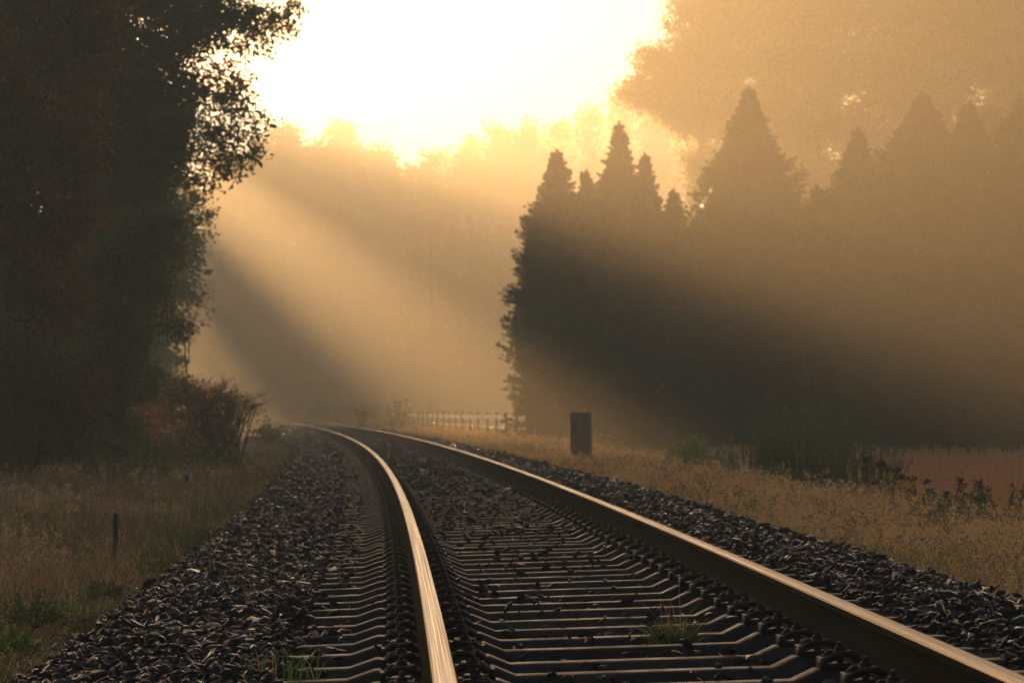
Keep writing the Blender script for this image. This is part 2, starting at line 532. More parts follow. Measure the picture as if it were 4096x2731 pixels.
# ------------------------------------------------------------------ grass
def blades(b, P, h, w, mi, lean=0.35, segs=2, dirx=None):
    n = len(P)
    if n == 0: return
    a = rng.uniform(0, 2 * np.pi, n); l = np.abs(rng.normal(0, lean, n)) + .05
    D = np.stack([np.cos(a) * l, np.sin(a) * l, np.ones(n)], 1)
    fa = rng.uniform(0, 2 * np.pi, n)
    S = np.stack([np.cos(fa), np.sin(fa), np.zeros(n)], 1)
    h = np.broadcast_to(h, (n,))[:, None]; w = np.broadcast_to(w, (n,))[:, None]
    c = np.stack([np.cos(a), np.sin(a), -0.3 * np.ones(n)], 1)
    p1 = P + D * h * .5
    p2 = P + D * h * .92 + c * h * l[:, None] * .45
    v = np.stack([P - S * w * .5, P + S * w * .5, p1 + S * w * .42, p1 - S * w * .42, p2 + S * w * .08, p2 - S * w * .08], 1).reshape(-1, 3)
    f = (np.arange(n)[:, None, None] * 6 + np.array([[0, 1, 2, 3], [3, 2, 4, 5]])[None]).reshape(-1, 4)
    b.add(v, f, np.repeat(mi, 2) if not np.isscalar(mi) else mi)
    return p2
def patch_noise(X, Y, sc, seed):
    return np.sin(X * sc + seed) * np.cos(Y * sc * .7 + seed * 2) + .6 * np.sin(X * sc * 2.3 + Y * sc * 1.7 + seed * 3)

def verge(name, side, Ymin, Ymax, umin, umax, n, hgt, wid, probs, mats, label, seedheads=.35, lean=.3, hmod=None):
    b = Batch()
    # denser close to the camera
    t = rng.uniform(0, 1, n)
    Yv = Ymin * (Ymax / Ymin) ** t
    u = (umin + (umax - umin) * rng.uniform(0, 1, n) ** 1.25) * side
    P = tp(np.interp(Yv, y_, s_), u, 0)
    keep = np.abs(P[:, 0] / np.maximum(P[:, 1], 1)) < 0.19
    P = P[keep]; Yv = Yv[keep]; u = u[keep]; n = len(P)
    cl = patch_noise(P[:, 0], P[:, 1], .9, 1.3)
    P[:, 2] = ground_z(P[:, 0], P[:, 1]) - .02
    P[:, 2] = np.where(np.abs(u) < 3.2, np.maximum(P[:, 2], bed_z(u) - .03), P[:, 2])
    h = hgt * rng.uniform(.55, 1.2, n) * (1 + .35 * cl)
    if hmod is not None: h *= hmod(Yv, np.abs(u))
    h *= np.clip((np.abs(u) - umin) / .7 + .25, .25, 1)
    w = wid * (1 + Yv / 30.0)
    pr = np.array(probs); mi = rng.choice(len(pr), n, p=pr / pr.sum())
    g = patch_noise(P[:, 0], P[:, 1], .5, 4.0)
    mi = np.where((g > .7) & (rng.uniform(0, 1, n) < .6), len(pr) - 1, mi)
    tips = blades(b, P, h, w, mi, lean)
    k = rng.uniform(0, 1, n) < seedheads
    q = tips[k]; nn = len(q)
    for r in range(3):
        leaves(b, q + unit(nn) * (h[k][:, None] * .07), unit(nn) + np.array([0, 0, .8]), (.010 + .0003 * Yv[k]), .4, mi[k], simple=True)
    return tag(b.build(name, mats), label, 'grass', kind='stuff')
verge('verge_grass', -1, 13, 122, 2.35, 14, 340000, .36, .003, [.5, .12, .06, .3], ['grass_brown', 'grass_straw', 'grass_gold', 'grass_green'],
      'brown seeding grass on the verge left of the track', hmod=lambda Yv, u: np.where((Yv > 60) & (u < 5), .55, 1.0))
verge('verge_grass', 1, 14, 175, 2.0, 5.7, 300000, .42, .0028, [.35, .28, .22, .14], ['grass_brown', 'grass_straw', 'grass_gold', 'grass_green'],
      'golden dry grass on the verge right of the track', lean=.4, hmod=lambda Yv, u: np.where((Yv < 60) & (u > 3.8), .62, 1.0))
verge('meadow_grass', 1, 105, 260, 8, 45, 50000, .5, .008, [.3, .3, .3, .1], ['grass_brown', 'grass_straw', 'grass_gold', 'grass_green'],
      'pale meadow grass beyond the wire fence', lean=.4)
verge('verge_grass', -1, 120, 330, 4.2, 12, 30000, .3, .008, [.4, .3, .1, .2], ['grass_brown', 'grass_straw', 'grass_gold', 'grass_green'],
      'hazy grass far down the left side of the bend', lean=.4)
verge('verge_grass', 1, 170, 330, 2.4, 10, 30000, .6, .008, [.4, .3, .1, .2], ['grass_brown', 'grass_straw', 'grass_gold', 'grass_green'],
      'hazy grass far down the outside of the bend', lean=.4)

for (side, Y1, Y2, u1, u2, n, lab) in ((1, 15, 60, 2.35, 4.4, 2300, 'taller bent golden grass standing in clumps on the right verge'), (-1, 15, 60, 3.2, 9, 1500, 'taller dry stems standing in clumps on the left verge'), (1, 95, 170, 3.2, 7, 1400, 'golden grass clumps at the foot of the wire fence')):
    b = Batch()
    Yc = Y1 * (Y2 / Y1) ** rng.uniform(0, 1, n); uc = side * rng.uniform(u1, u2, n)
    Pc = tp(np.interp(Yc, y_, s_), uc, 0); Pc[:, 2] = ground_z(Pc[:, 0], Pc[:, 1])
    cid = rng.integers(0, n, n * 16); Pb = Pc[cid] + np.c_[rng.normal(0, .07, (n * 16, 2)), np.zeros(n * 16)]
    hc = (.27 + .3 * rng.uniform(0, 1, n) ** 2)[cid] * rng.uniform(.7, 1.1, n * 16) * (1.15 if side > 0 else .9)
    mc = rng.choice([0, 1, 2, 3], n, p=[.2, .3, .42, .08] if side > 0 else [.55, .2, .05, .2])[cid]
    tips = blades(b, Pb, hc, .0035 * (1 + Yc[cid] / 22), mc, .38)
    k = rng.uniform(0, 1, len(tips)) < .5
    for _ in range(4):
        leaves(b, tips[k] + rng.normal(0, .018, (k.sum(), 3)), unit(k.sum()) + np.array([0, 0, .5]), .016 + .0006 * Yc[cid][k], .5, mc[k], simple=True)
    tag(b.build('tall_grass', ['grass_brown', 'grass_straw', 'grass_gold', 'grass_green']), lab, 'grass', kind='stuff')

# maize stubble
b = Batch()
dirv = np.array([1, -2.8]) / math.hypot(1, 2.8); nrm = np.array([2.8, 1]) / math.hypot(1, 2.8)
pts = []
for r in np.arange(-30, 60, .75):
    t = np.arange(-90, 60, .17)
    q = np.array([10, 60])[None] + nrm * r + dirv * (t + rng.uniform(-.04, .04, len(t)))[:, None] + rng.normal(0, .03, (len(t), 2))
    pts.append(q)
q = np.vstack(pts)
q = q[(q[:, 1] > 24) & (q[:, 1] < 100) & (q[:, 0] > fx0(q[:, 1]) + .2) & (q[:, 0] < q[:, 1] * .19 + 1)]
q = q[rng.uniform(0, 1, len(q)) < .85]
n = len(q)
P = np.c_[q, ground_z(q[:, 0], q[:, 1])]
h = rng.uniform(.24, .42, n); w = .018
an = rng.uniform(0, 2, n); ln = rng.normal(0, .09, (n, 2))
top = P + np.c_[ln * h[:, None], h]
ring = []
for lev, r in ((P, .017), (top, .014)):
    for k in range(3):
        a = an + k * 2.094
        ring.append(lev + r * np.stack([np.cos(a), np.sin(a), np.zeros(n)], 1))
v = np.stack(ring, 1).reshape(-1, 3)
base = np.arange(n)[:, None, None] * 6
b.add(v, (base + np.array([[0, 1, 4, 3], [1, 2, 5, 4], [2, 0, 3, 5]])[None]).reshape(-1, 4), 0)
b.add(v, (base + np.array([[3, 4, 5, -1]])[None] * 1).reshape(-1, 4)[:, :3], 0)
k = rng.uniform(0, 1, n) < .6
leaves(b, P[k] + np.array([0, 0, .1]) * rng.uniform(0, 1.8, (k.sum(), 1)), unit(k.sum()) + np.array([0, 0, -.1]), rng.uniform(.08, .22, k.sum()), .22, 1)
m = 5000
lx = rng.uniform(0, 1, m); LY = 28 + 66 * rng.uniform(0, 1, m); LX = fx0(LY) + lx * (LY * .18 - fx0(LY))
LP = np.c_[LX, LY, ground_z(LX, LY) + .03]
leaves(b, LP, unit(m) * np.array([1, 1, .25]), rng.uniform(.12, .4, m), .12, 1)
tag(b.build('maize_stubble', ['stalk', 'grass_gold']), 'rows of cut maize stubble catching the low sun on the right', 'stubble', kind='stuff')

# ------------------------------------------------------------------ broadleaved trees
def crown(name, parent, clumps, leaf, lai, mats, probs, simple=False, wid=.6, droop=-.25, twigs=True):
    """clumps: (centre, radius, density factor)"""
    b = Batch(); tw = Batch()
    pr = np.array(probs, float); pr /= pr.sum()
    nm = len(mats)
    for (c, r, dfac) in clumps:
        c = np.array(c, float)
        area = math.pi * r * r * lai * dfac
        n = max(12, int(area / (leaf * leaf * wid * .62)))
        nt = max(5, n // 14)
        d = unit(nt); d[:, 2] *= .85
        ends = c + d * r * rng.uniform(.55, 1.12, (nt, 1))
        starts = c + d * r * .15 + rng.normal(0, r * .12, (nt, 3))
        per = n // nt + 1
        t = rng.uniform(.35, 1.05, (nt, per)) ** .8
        P = starts[:, None] + (ends - starts)[:, None] * t[..., None]
        P = P.reshape(-1, 3) + rng.normal(0, leaf * .9, (nt * per, 3))
        D = (np.repeat(d, per, 0) * .5 + unit(nt * per) * .9 + np.array([0, 0, droop]))
        base = rng.choice(nm, p=pr)
        mi = np.where(rng.uniform(0, 1, len(P)) < .72, base, rng.choice(nm, len(P), p=pr))
        leaves(b, P, D, leaf * rng.uniform(.65, 1.2, len(P)), wid, mi, simple)
        if twigs:
            w = max(.006, leaf * .09)
            S = np.cross(ends - starts, unit(nt)); S /= np.linalg.norm(S, axis=1, keepdims=True) + 1e-9
            v = np.stack([starts - S * w, starts + S * w, ends + S * w * .3, ends - S * w * .3], 1).reshape(-1, 3)
            tw.add(v, np.arange(nt)[:, None] * 4 + np.array([[0, 1, 2, 3]]), nm)
    if twigs:
        b.add(np.vstack(tw.v), np.vstack(tw.f), nm)
    return b.build(name, mats + ['twig'], parent=parent, loc=tuple(parent.location))

def trunk(parent, base, top, r0, limbs, name='trunk'):
    b = Batch()
    base = np.array(base, float); top = np.array(top, float)
    n = 8
    t = np.linspace(0, 1, n)[:, None]
    pts = base + (top - base) * t + np.c_[rng.normal(0, .12, (n, 2)), np.zeros(n)] * (t * (1 - t) * 3)
    rad = r0 * (1 - .8 * t[:, 0]); rad[0] *= 1.35
    tube(b, pts, rad, 9)
    for L in limbs:
        L = np.array(L, float)
        f = np.clip((L[2] - base[2]) / max(.1, (top[2] - base[2])) * .75, .15, .95)
        st = base + (top - base) * f
        mid = (st + L) / 2 + np.array([0, 0, .12 * np.linalg.norm(L - st)]) + rng.normal(0, .1, 3)
        rr = max(.012, r0 * (1 - .8 * f) * .22)
        tube(b, [st, (st + mid) / 2 + rng.normal(0, .05, 3), mid, (mid + L) / 2 + rng.normal(0, .05, 3), L], [rr, rr * .8, rr * .6, rr * .4, rr * .18], 5)
    return b.build(name, ['bark'], parent=parent, smooth=True, loc=tuple(parent.location))

def clumpfill(poly_rows, D, dd, r, step, dfac=1.0):
    """clumps that fill an outline given as rows (y, x0, x1) in 1024 px columns, seen at distance D"""
    out = []
    rows_y = [q[0] for q in poly_rows]
    y = rows_y[0]
    while y <= rows_y[-1]:
        x0 = np.interp(y, rows_y, [q[1] for q in poly_rows]); x1 = np.interp(y, rows_y, [q[2] for q in poly_rows])
        rp = r * F / D
        xx = x1 - rp * .75
        while xx > x0:
            c = px(xx + rng.normal(0, rp * .12), y + rng.normal(0, rp * .2), D + rng.uniform(-dd, dd))
            out.append((c, r * rng.uniform(.8, 1.2), dfac))
            xx -= step * rp * rng.uniform(.85, 1.15)
        y += step * rp
    return out

def broadleaf(name, label, cat, D, xc, rows, r, step, leaf, lai, mats, probs, group=None, extra=(), dd=1.6, simple=False, r0=.28, droop=-.25, twigs=True, top=None):
    X = (xc - 512) / F * D
    gz = float(ground_z(X, D)) - .05
    root = empty(name, (X, D, gz), label, cat, group)
    cl = clumpfill(rows, D, dd, r, step) + list(extra)
    ctop = min(q[0] for q in rows)
    T = px(xc, ctop + 20, D)
    inner = [c for c, rr, d in cl if d > .7]; rng.shuffle(inner); limbs = inner[:22]
    trunk(root, (X, D, gz), T, r0, limbs)
    crown('crown', root, cl, leaf, lai, mats, probs, simple=simple, droop=droop, twigs=twigs)
    return root

DARKMIX = ['leaf_green', 'leaf_olive', 'leaf_brown', 'leaf_orange']
# big broadleaf leaning over the verge, right edge of the dark mass
def C(x, y, rpx, D, f=1.0): return (px(x, y, D), rpx * D / F, f)
lobes = [C(245, 20, 22, 66, .8), C(275, 15, 20, 66, .55), C(292, 8, 14, 66, .5), C(262, 38, 16, 66, .5), C(285, 30, 12, 66, .4), C(240, 50, 15, 66, .45),
         C(225, 75, 22, 66, .5), C(245, 88, 17, 66, .42), C(215, 100, 22, 67, .6), C(235, 112, 18, 66, .5), C(255, 118, 14, 66, .45), C(205, 130, 22, 67, .5),
         C(230, 138, 20, 66, .5), C(250, 140, 14, 66, .5), C(215, 158, 20, 66, .5), C(240, 160, 16, 66, .7), C(255, 155, 12, 66, .6), C(195, 155, 16, 67, .5),
         C(205, 180, 12, 66, .3), C(228, 174, 10, 66, .5), C(188, 176, 12, 67, .6), C(268, 125, 8, 66, .4), C(300, 2, 8, 66, .4), C(268, 50, 8, 66, .3),
         C(218, 186, 7, 66, .3), C(185, 120, 20, 67, .8), C(190, 90, 22, 67, .8)]
broadleaf('oak_tree', 'dark oak overhanging the track, its ragged leafy edge against the white sky', 'oak tree', 67, 110,
          [(-230, 60, 150), (-150, 10, 230), (-60, -10, 250), (0, -20, 225), (60, 20, 205), (120, 40, 185), (180, 60, 172), (240, 60, 172), (300, 60, 160), (350, 50, 138), (400, 60, 120)],
          .85, .95, .1, 3.6, DARKMIX, [.5, .35, .12, .03], extra=lobes, dd=1.8, r0=.34)
broadleaf('oak_tree', 'rust-brown oak at the left edge of the picture, nearest the camera', 'oak tree', 52, 20,
          [(-320, -60, 60), (-200, -120, 120), (-60, -120, 110), (0, -120, 110), (100, -120, 108), (200, -120, 95), (300, -120, 80), (400, -120, 60), (440, -100, 50)],
          .8, .95, .1, 3.4, ['leaf_brown', 'leaf_olive', 'leaf_green', 'leaf_orange'], [.5, .26, .15, .09], dd=2.2, r0=.3)
broadleaf('young_oak', 'green-leaved young oak low on the left, its side branch reaching towards the rails', 'oak tree', 60, 120,
          [(230, 90, 180), (270, 70, 183), (300, 70, 160), (330, 70, 152), (370, 70, 136), (400, 80, 134), (440, 60, 110)],
          .5, .95, .09, 3.2, ['leaf_green', 'leaf_olive', 'leaf_brown'], [.6, .3, .1], dd=1.2, r0=.14,
          extra=[C(165, 325, 14, 60, .8), C(178, 330, 9, 60, .6), C(183, 326, 6, 60, .6), C(170, 315, 8, 60, .4)])
broadleaf('birch_tree', 'hazy tree with yellowish leaves behind the edge of the dark oak', 'tree', 84, 150,
          [(170, 120, 200), (200, 120, 210), (240, 110, 192), (300, 100, 165)],
          .5, 1.1, .1, 1.5, ['leaf_olive', 'leaf_yellow', 'leaf_green'], [.4, .25, .35], r0=.16)
broadleaf('alder_tree', 'paler tree in the mist just left of where the dark foliage ends', 'tree', 108, 150,
          [(215, 130, 200), (240, 120, 206), (285, 110, 200), (330, 100, 160), (380, 100, 148)],
          .7, 1.1, .14, 1.8, ['leaf_green', 'leaf_olive'], [.6, .4], r0=.2, simple=True)
broadleaf('maple_sapling', 'small flame-orange tree glowing in the mist left of the bend', 'tree', 118, 188,
          [(285, 176, 200), (300, 174, 206), (320, 180, 204), (340, 178, 196)],
          .35, 1.2, .15, .8, ['leaf_orange', 'leaf_rust', 'leaf_yellow'], [.7, .2, .1], r0=.06, simple=True, dd=.6)

for (xc, Dd, x0, x1, lab) in ((40, 50, -60, 110, 'dark hawthorn bush filling the foot of the rust-brown oak'), (110, 66, 20, 160, 'dark hawthorn bush filling the foot of the overhanging oak'), (130, 90, 50, 150, 'hazy hawthorn bush behind the reddish bush')):
    broadleaf('hawthorn_bush', lab, 'bush', Dd, xc, [(370, x0, x1), (400, x0, x1 - 4), (430, x0, x1 - 10), (455, x0, x1 - 20)], .55, .9, .08, 3.0, ['leaf_green', 'leaf_olive', 'leaf_rust'], [.6, .25, .15], r0=.06, dd=1)

# hidden trees added behind the left mass to block sun and shape the shafts
blockers = [(122, 62, 36, .385), (128, 132, 38, .385), (150, 2, 44, .385), (152, 78, 40, .385), (156, 142, 36, .385), (180, 30, 44, .385), (184, 100, 40, .385), (190, 154, 30, .385),
       (212, 0, 44, .40), (216, 66, 40, .41), (220, 128, 38, .415), (226, 166, 22, .425), (250, 26, 44, .41), (254, 92, 40, .42), (258, 150, 32, .43), (290, 50, 44, .42), (292, 114, 38, .43),
       (296, 160, 24, .44), (325, 10, 40, .95), (328, 80, 40, .95), (335, 140, 34, .95)]
ORD = ['first', 'second', 'third', 'fourth', 'fifth', 'sixth', 'seventh', 'eighth', 'ninth', 'tenth', 'eleventh', 'twelfth', 'thirteenth', 'fourteenth', 'fifteenth', 'sixteenth', 'seventeenth', 'eighteenth', 'nineteenth', 'twentieth', 'twenty-first']
for q, (D, xc, hw, slope) in enumerate(blockers):
    X = (xc - 512) / F * D; w = hw * D / F
    g = float(ground_z(X, D))
    root = empty('blocker_tree', (X, D, g), '%s hidden tree added behind the dark oak to block the sun' % ORD[q], 'tree', 'hidden trees added to block the sun')
    cl = []
    for k in range(80 if D < 200 else (74 if D < 320 else 34)):
        e = rng.uniform(-1, 1); zt = H + (Y0 - (11 + slope * (xc + e * hw + 25))) / F * D - g
        z = rng.uniform(.05, 1) * (zt - w * .35)
        if D >= 200:       # clumps only in bands that shade the haze, window between for shafts
            m = rng.uniform(slope + .03, .56) if (rng.uniform() < .85 and slope < .9) else rng.uniform(.98, 1.31)
            if .45 < m < .50: m = m - .03 if m < .475 else m + .03  # narrow slit kept clear so a shaft reaches the stubble
            z = H + (Y0 - (11 + m * (xc + e * hw + 25))) / F * D - g
        cl.append(((X + e * w, D + rng.uniform(-1, 1) * w, g + z), w * (.36 if D < 200 else .24), 1))
    trunk(root, (X, D, g), (X, D, g + zt * .8), .3, [c for c, _, _ in cl[:14]])
    crown('crown', root, cl, .42, 2.0, ['leaf_green', 'leaf_olive', 'leaf_brown'], [.5, .3, .2], simple=True, twigs=False)

# tall autumn trees behind the conifers
AUT = ['leaf_olive', 'leaf_yellow', 'leaf_orange', 'leaf_green']
broadleaf('beech_tree', 'tall hazy tree whose crown edges the white sky above the pointed conifers', 'tree', 150, 700,
          [(-110, 680, 760), (-40, 672, 800), (0, 668, 800), (30, 676, 800), (60, 660, 800), (75, 640, 800), (95, 634, 780), (110, 660, 780), (150, 690, 780), (220, 700, 780)],
          1.2, .85, .15, 4.2, AUT, [.45, .2, .05, .3], r0=.3, simple=True, dd=2.5,
          extra=[C(672, 2, 12, 150, .5), C(668, 22, 9, 150, .5), C(648, 66, 11, 150, .5), C(638, 80, 10, 150, .6), C(660, 60, 12, 150, .6), C(672, 42, 10, 150, .4), C(655, 90, 14, 150, .8), C(640, 92, 8, 150, .4)])
broadleaf('maple_tree', 'tall hazy tree with orange autumn leaves behind the gap in the conifers', 'tree', 142, 820,
          [(-120, 790, 860), (-40, 770, 890), (20, 770, 890), (100, 770, 880), (170, 760, 880), (240, 780, 860)],
          1.2, .85, .15, 4.2, ['leaf_orange', 'leaf_yellow', 'leaf_olive', 'leaf_rust'], [.4, .25, .25, .1], r0=.3, simple=True, dd=2.5)
broadleaf('beech_tree', 'tall hazy tree in the top right corner behind the broad conifer', 'tree', 138, 960,
          [(-120, 900, 1040), (-40, 880, 1080), (20, 870, 1080), (100, 880, 1080), (170, 890, 1070), (240, 900, 1040)],
          1.25, .85, .15, 4.2, AUT, [.35, .2, .2, .25], r0=.3, simple=True, dd=2.5)

# distant trees closing the view
far = [ # xc, top y, half width px, D, style, label
 (178, 175, 42, 368, 'round', 'far hazy tree showing left of the bend'),
 (232, 150, 40, 363, 'round', 'far hazy tree behind the hanging oak leaves'),
 (282, 124, 27, 358, 'spiky', 'far hazy tree with ragged top nearest the oak leaves'),
 (340, 121, 32, 363, 'spiky', 'far hazy tree with the highest feathery crest left of the sky gap'),
 (383, 146, 22, 360, 'spiky', 'far hazy tree sloping down to the sky gap'),
 (431, 151, 20, 312, 'round', 'far low rounded tree standing in the sky gap'),
 (470, 140, 17, 308, 'spiky', 'far tree with slim spires right of the sky gap'),
 (500, 122, 20, 300, 'spiky', 'far tree with slim double spires at the middle'),
 (528, 122, 20, 296, 'spiky', 'far tree with broken top above the conifers'),
 (560, 124, 20, 290, 'round', 'far rounded tree behind the first conifer spire'),
 (590, 108, 20, 285, 'round', 'far rounded tree stepping up towards the tall wood'),
 (622, 84, 17, 272, 'cone', 'far pointed spruce top beside the tall right wood'),
 (655, 100, 34, 265, 'round', 'far hazy tree behind the twin conifer spires'),
]
for (xc, ty, hw, D, style, label) in far:
    X = (xc - 512) / F * D; g = float(ground_z(X, D)); topz = H + (Y0 - ty) / F * D; ht = topz - g; w = hw * D / F
    root = empty('far_tree', (X, D, g), label, 'tree', 'far trees closing the view')
    cl = []
    nn = 170
    for k in range(nn):
        z = rng.uniform(.02, 1)
        if style == 'cone': rr = w * (1.02 - z) * 1.5
        else: rr = w * (1.45 if z < .75 else 1.0) * (1 - max(0, z - .55) ** 1.6 * 2.2)
        a = rng.uniform(0, 6.28); e = rng.uniform(0, 1) ** .6
        r = max(.6, w * (.36 if style == 'round' else .33)) * (1.15 - .55 * z)
        cl.append(((X + math.cos(a) * rr * e, D + math.sin(a) * rr * e, g + z * (ht - r)), r, 1))
    if style == 'spiky':
        for k in range(9):
            xx = X + rng.uniform(-w, w); hh = ht * (1 - rng.uniform(0, .12)) - abs(xx - X) / w * ht * .06
            for st in range(4):
                cl.append(((xx + rng.normal(0, .15), D + rng.uniform(-2, 2), g + hh - st * .9), .35 + .22 * st, .9))
    cl.append(((X, D, g + ht - .8), .8, 1))
    trunk(root, (X, D, g), (X, D, g + ht * .9), .35, [c for c, _, _ in cl[:12]])
    crown('crown', root, cl, .55, 2.6, ['leaf_green', 'leaf_olive', 'leaf_brown'], [.5, .3, .2], simple=True, twigs=True)

# the wood standing behind them, one mass
b = Batch()
n = 60000
Yw = rng.uniform(398, 440, n); xw = rng.uniform(205, 760, n); Xw = (xw - 512) / F * Yw
tops = np.interp(xw, [205, 260, 370, 405, 440, 485, 560, 595, 630, 760], [200, 150, 150, 178, 160, 143, 133, 117, 104, 110]) + 6 * np.sin(xw * .21) + 5 * np.sin(xw * .53)
zt = H + (Y0 - tops) / F * Yw
Pw = np.c_[Xw, Yw, rng.uniform(0, 1, n) ** .9 * (zt + .6) - .6]
leaves(b, Pw, unit(n), rng.uniform(.8, 1.6, n), .7, rng.choice([0, 1, 2], n), simple=True)
tag(b.build('far_wood', ['leaf_green', 'leaf_olive', 'leaf_brown']), 'far-off wood closing the view, faded into one hazy mass', 'wood', kind='stuff')

# undergrowth thicket at the far left end of the bend
for (xc, ty, hw, D, label, mm) in [
        (232, 394, 18, 230, 'hazy thicket beside the rails where they vanish', ['leaf_green', 'leaf_olive']),
        (330, 399, 22, 250, 'low misty shrub on the outside of the far bend', ['leaf_green', 'leaf_olive']),
        (366, 402, 20, 240, 'low misty shrub nearer the weeds, outside the far bend', ['leaf_green', 'leaf_olive']),
        (268, 422, 7, 118, 'small yellow-leaved shrub between the bare bush and the rails', ['leaf_yellow', 'leaf_olive']),
        (691, 441, 26, 60, 'low rounded green bush in the right verge grass', ['grass_lush', 'grass_lush', 'broom_green'])]:
    X = (xc - 512) / F * D; g = float(ground_z(X, D)); ht = H + (Y0 - ty) / F * D - g; w = hw * D / F
    root = empty('shrub', (X, D, g), label, 'shrub')
    cl = [((X + rng.uniform(-w, w) * .8, D + rng.uniform(-w, w) * .7, g + rng.uniform(.15, .78) * ht), ht * .3, .8) for k in range(16)]
    tbs = Batch()
    for c, _, _ in cl[:10]: tube(tbs, [(X, D, g - .05), ((X + c[0]) / 2, (D + c[1]) / 2, g + ht * .3), c], [.03, .02, .008], 4)
    tbs.build('stems', ['twig'], parent=root, loc=tuple(root.location))
    crown('foliage', root, cl, .09 if D < 100 else .2, 1.6, mm, [1] * len(mm), simple=D > 100, twigs=False)

# ------------------------------------------------------------------ conifers
def conifer(xc, ty, hw, D, label, sparse=1.0, full=.9, lean=0):
    X = (xc - 512) / F * D; g = float(ground_z(X, D)); topz = H + (Y0 - ty) / F * D; ht = topz - g; w = hw * D / F
    root = empty('conifer_tree', (X, D, g), label, 'conifer', 'row of conifers on the right')
    tb = Batch(); tube(tb, [(X, D, g - .1), (X, D, g + ht * .5), (X + lean, D, g + ht * .97)], [.2, .12, .02], 8)
    tb.build('trunk', ['bark'], parent=root, smooth=True, loc=tuple(root.location))
    b = Batch()
    def prof(t):   # t = height fraction
        return w * np.clip((1 - t) / .46, 0, 1) ** full * (0.9 + .1 * np.minimum(t / .2, 1)) * (.5 + .5 * np.clip((1 - t) / .26, 0, 1))
    nb = int(2300 * sparse * max(.45, w / 2) * ht / 11)
    t = rng.uniform(0.01, 1.0, nb) ** .9
    a = rng.uniform(0, 2 * np.pi, nb)
    lump = 1 + .12 * np.sin(a * 3 + t * 17 + xc) + .1 * np.sin(a * 5 - t * 31) + .1 * np.sin(t * 43 + a * 2)
    L = prof(t) * lump * rng.uniform(.9, 1.06, nb) + .05 + rng.choice([-.08, 0, .07], nb, p=[.35, .45, .2])
    st = np.c_[X + lean * t, np.full(nb, float(D)), g + t * ht * .985]
    out = np.c_[np.cos(a), np.sin(a), np.zeros(nb)]
    up = rng.uniform(.25, .7, nb)
    per = 11
    q = rng.uniform(.72, 1.0, (nb, per)); q[:, 0] = 1.0
    P = st[:, None] + out[:, None] * (L[:, None, None] * q[..., None])
    P[..., 2] += (L * up)[:, None] * q ** 2 * .55 - .1 * L[:, None]
    side = np.cross(out, [0, 0, 1.0])
    P += side[:, None] * rng.normal(0, .1, (nb, per, 1)) * np.minimum(1, L)[:, None, None]
    P = P.reshape(-1, 3); O = np.repeat(out, per, 0); n = len(P)
    topi = np.repeat(t, per)
    D0 = O * .8 + unit(n) * .55 + np.array([0, 0, .55]); D0 /= np.linalg.norm(D0, axis=1, keepdims=True)
    sz = rng.uniform(.11, .2, n) * (1 - .25 * topi)
    mi = np.repeat(rng.choice([0, 1], nb, p=[.75, .25]), per)
    S = np.cross(D0, unit(n)); S /= np.linalg.norm(S, axis=1, keepdims=True)
    for ang, k in ((0, 1.0), (.55, .75), (-.55, .75), (1.0, .5), (-1.0, .5)):
        dd = D0 * math.cos(ang) + S * math.sin(ang)
        leaves(b, P + D0 * (sz * (.25 if abs(ang) > .1 else 0) * (1 if abs(ang) < .8 else .4))[:, None], dd, sz * k, .3, mi, simple=True)
    # small upright leaders standing out of the outline, and the feathery top
    ns = int(26 + 16 * w)
    tt = rng.uniform(.3, .95, ns); aa = rng.uniform(0, 6.283, ns)
    for t1, a1 in zip(tt, aa):
        hh = rng.uniform(.35, .8) if t1 < .97 else rng.uniform(.5, .85)
        rr = float(prof(t1)) * .86
        bx = np.array([X + math.cos(a1) * rr, D + math.sin(a1) * rr, g + t1 * ht * .985 - hh * .35])
        m_ = 46
        f_ = rng.uniform(0, 1, m_) ** .8; an_ = rng.uniform(0, 6.283, m_)
        rad_ = (1 - f_) * hh * .24 + .015
        Q = bx + np.c_[np.cos(an_) * rad_ * .4, np.sin(an_) * rad_ * .4, f_ * hh]
        Dn = np.c_[np.cos(an_), np.sin(an_), np.full(m_, 1.1)]
        leaves(b, Q, Dn + unit(m_) * .25, .06 + rad_ * .9, .35, 0, simple=True)
    for t1, m_ in ((.84, 150), (.9, 130), (.95, 80)):
        f_ = rng.uniform(0, 1, m_) ** 1.2; an_ = rng.uniform(0, 6.283, m_)
        hh = ht * (1 - t1)
        rad_ = (1 - f_) ** 1.2 * (.06 + (1 - t1) * 1.5) * rng.uniform(.6, 1.2, m_) + .012
        Q = np.array([X + lean, D, g + t1 * ht]) + np.c_[np.cos(an_) * rad_, np.sin(an_) * rad_, f_ * hh]
        leaves(b, Q, np.c_[np.cos(an_), np.sin(an_), .7 + f_ * 1.6] + unit(m_) * .15, .09 + rad_ * .3, .28, 0, simple=True)
    # closed core added inside to block light, standing for dense twigs
    zz = np.linspace(0.0, .93, 16); sides = 14
    vs = []
    for z in zz:
        for k in range(sides):
            aa = k * 2 * np.pi / sides
            r = prof(z) * .86 * (1 + .13 * math.sin(aa * 3 + z * 17 + xc) + rng.uniform(-.08, .08))
            vs.append((X + lean * z + math.cos(aa) * r, D + math.sin(aa) * r, g + z * ht * .985))
    vs = np.array(vs)
    i = np.arange(len(zz) - 1)[:, None] * sides; j = np.arange(sides)[None]; k = (j + 1) % sides
    b.add(vs, np.stack([i + j, i + k, i + sides + k, i + sides + j], -1).reshape(-1, 4), 0)
    b.build('foliage', ['conifer', 'conifer_light'], parent=root, loc=tuple(root.location))

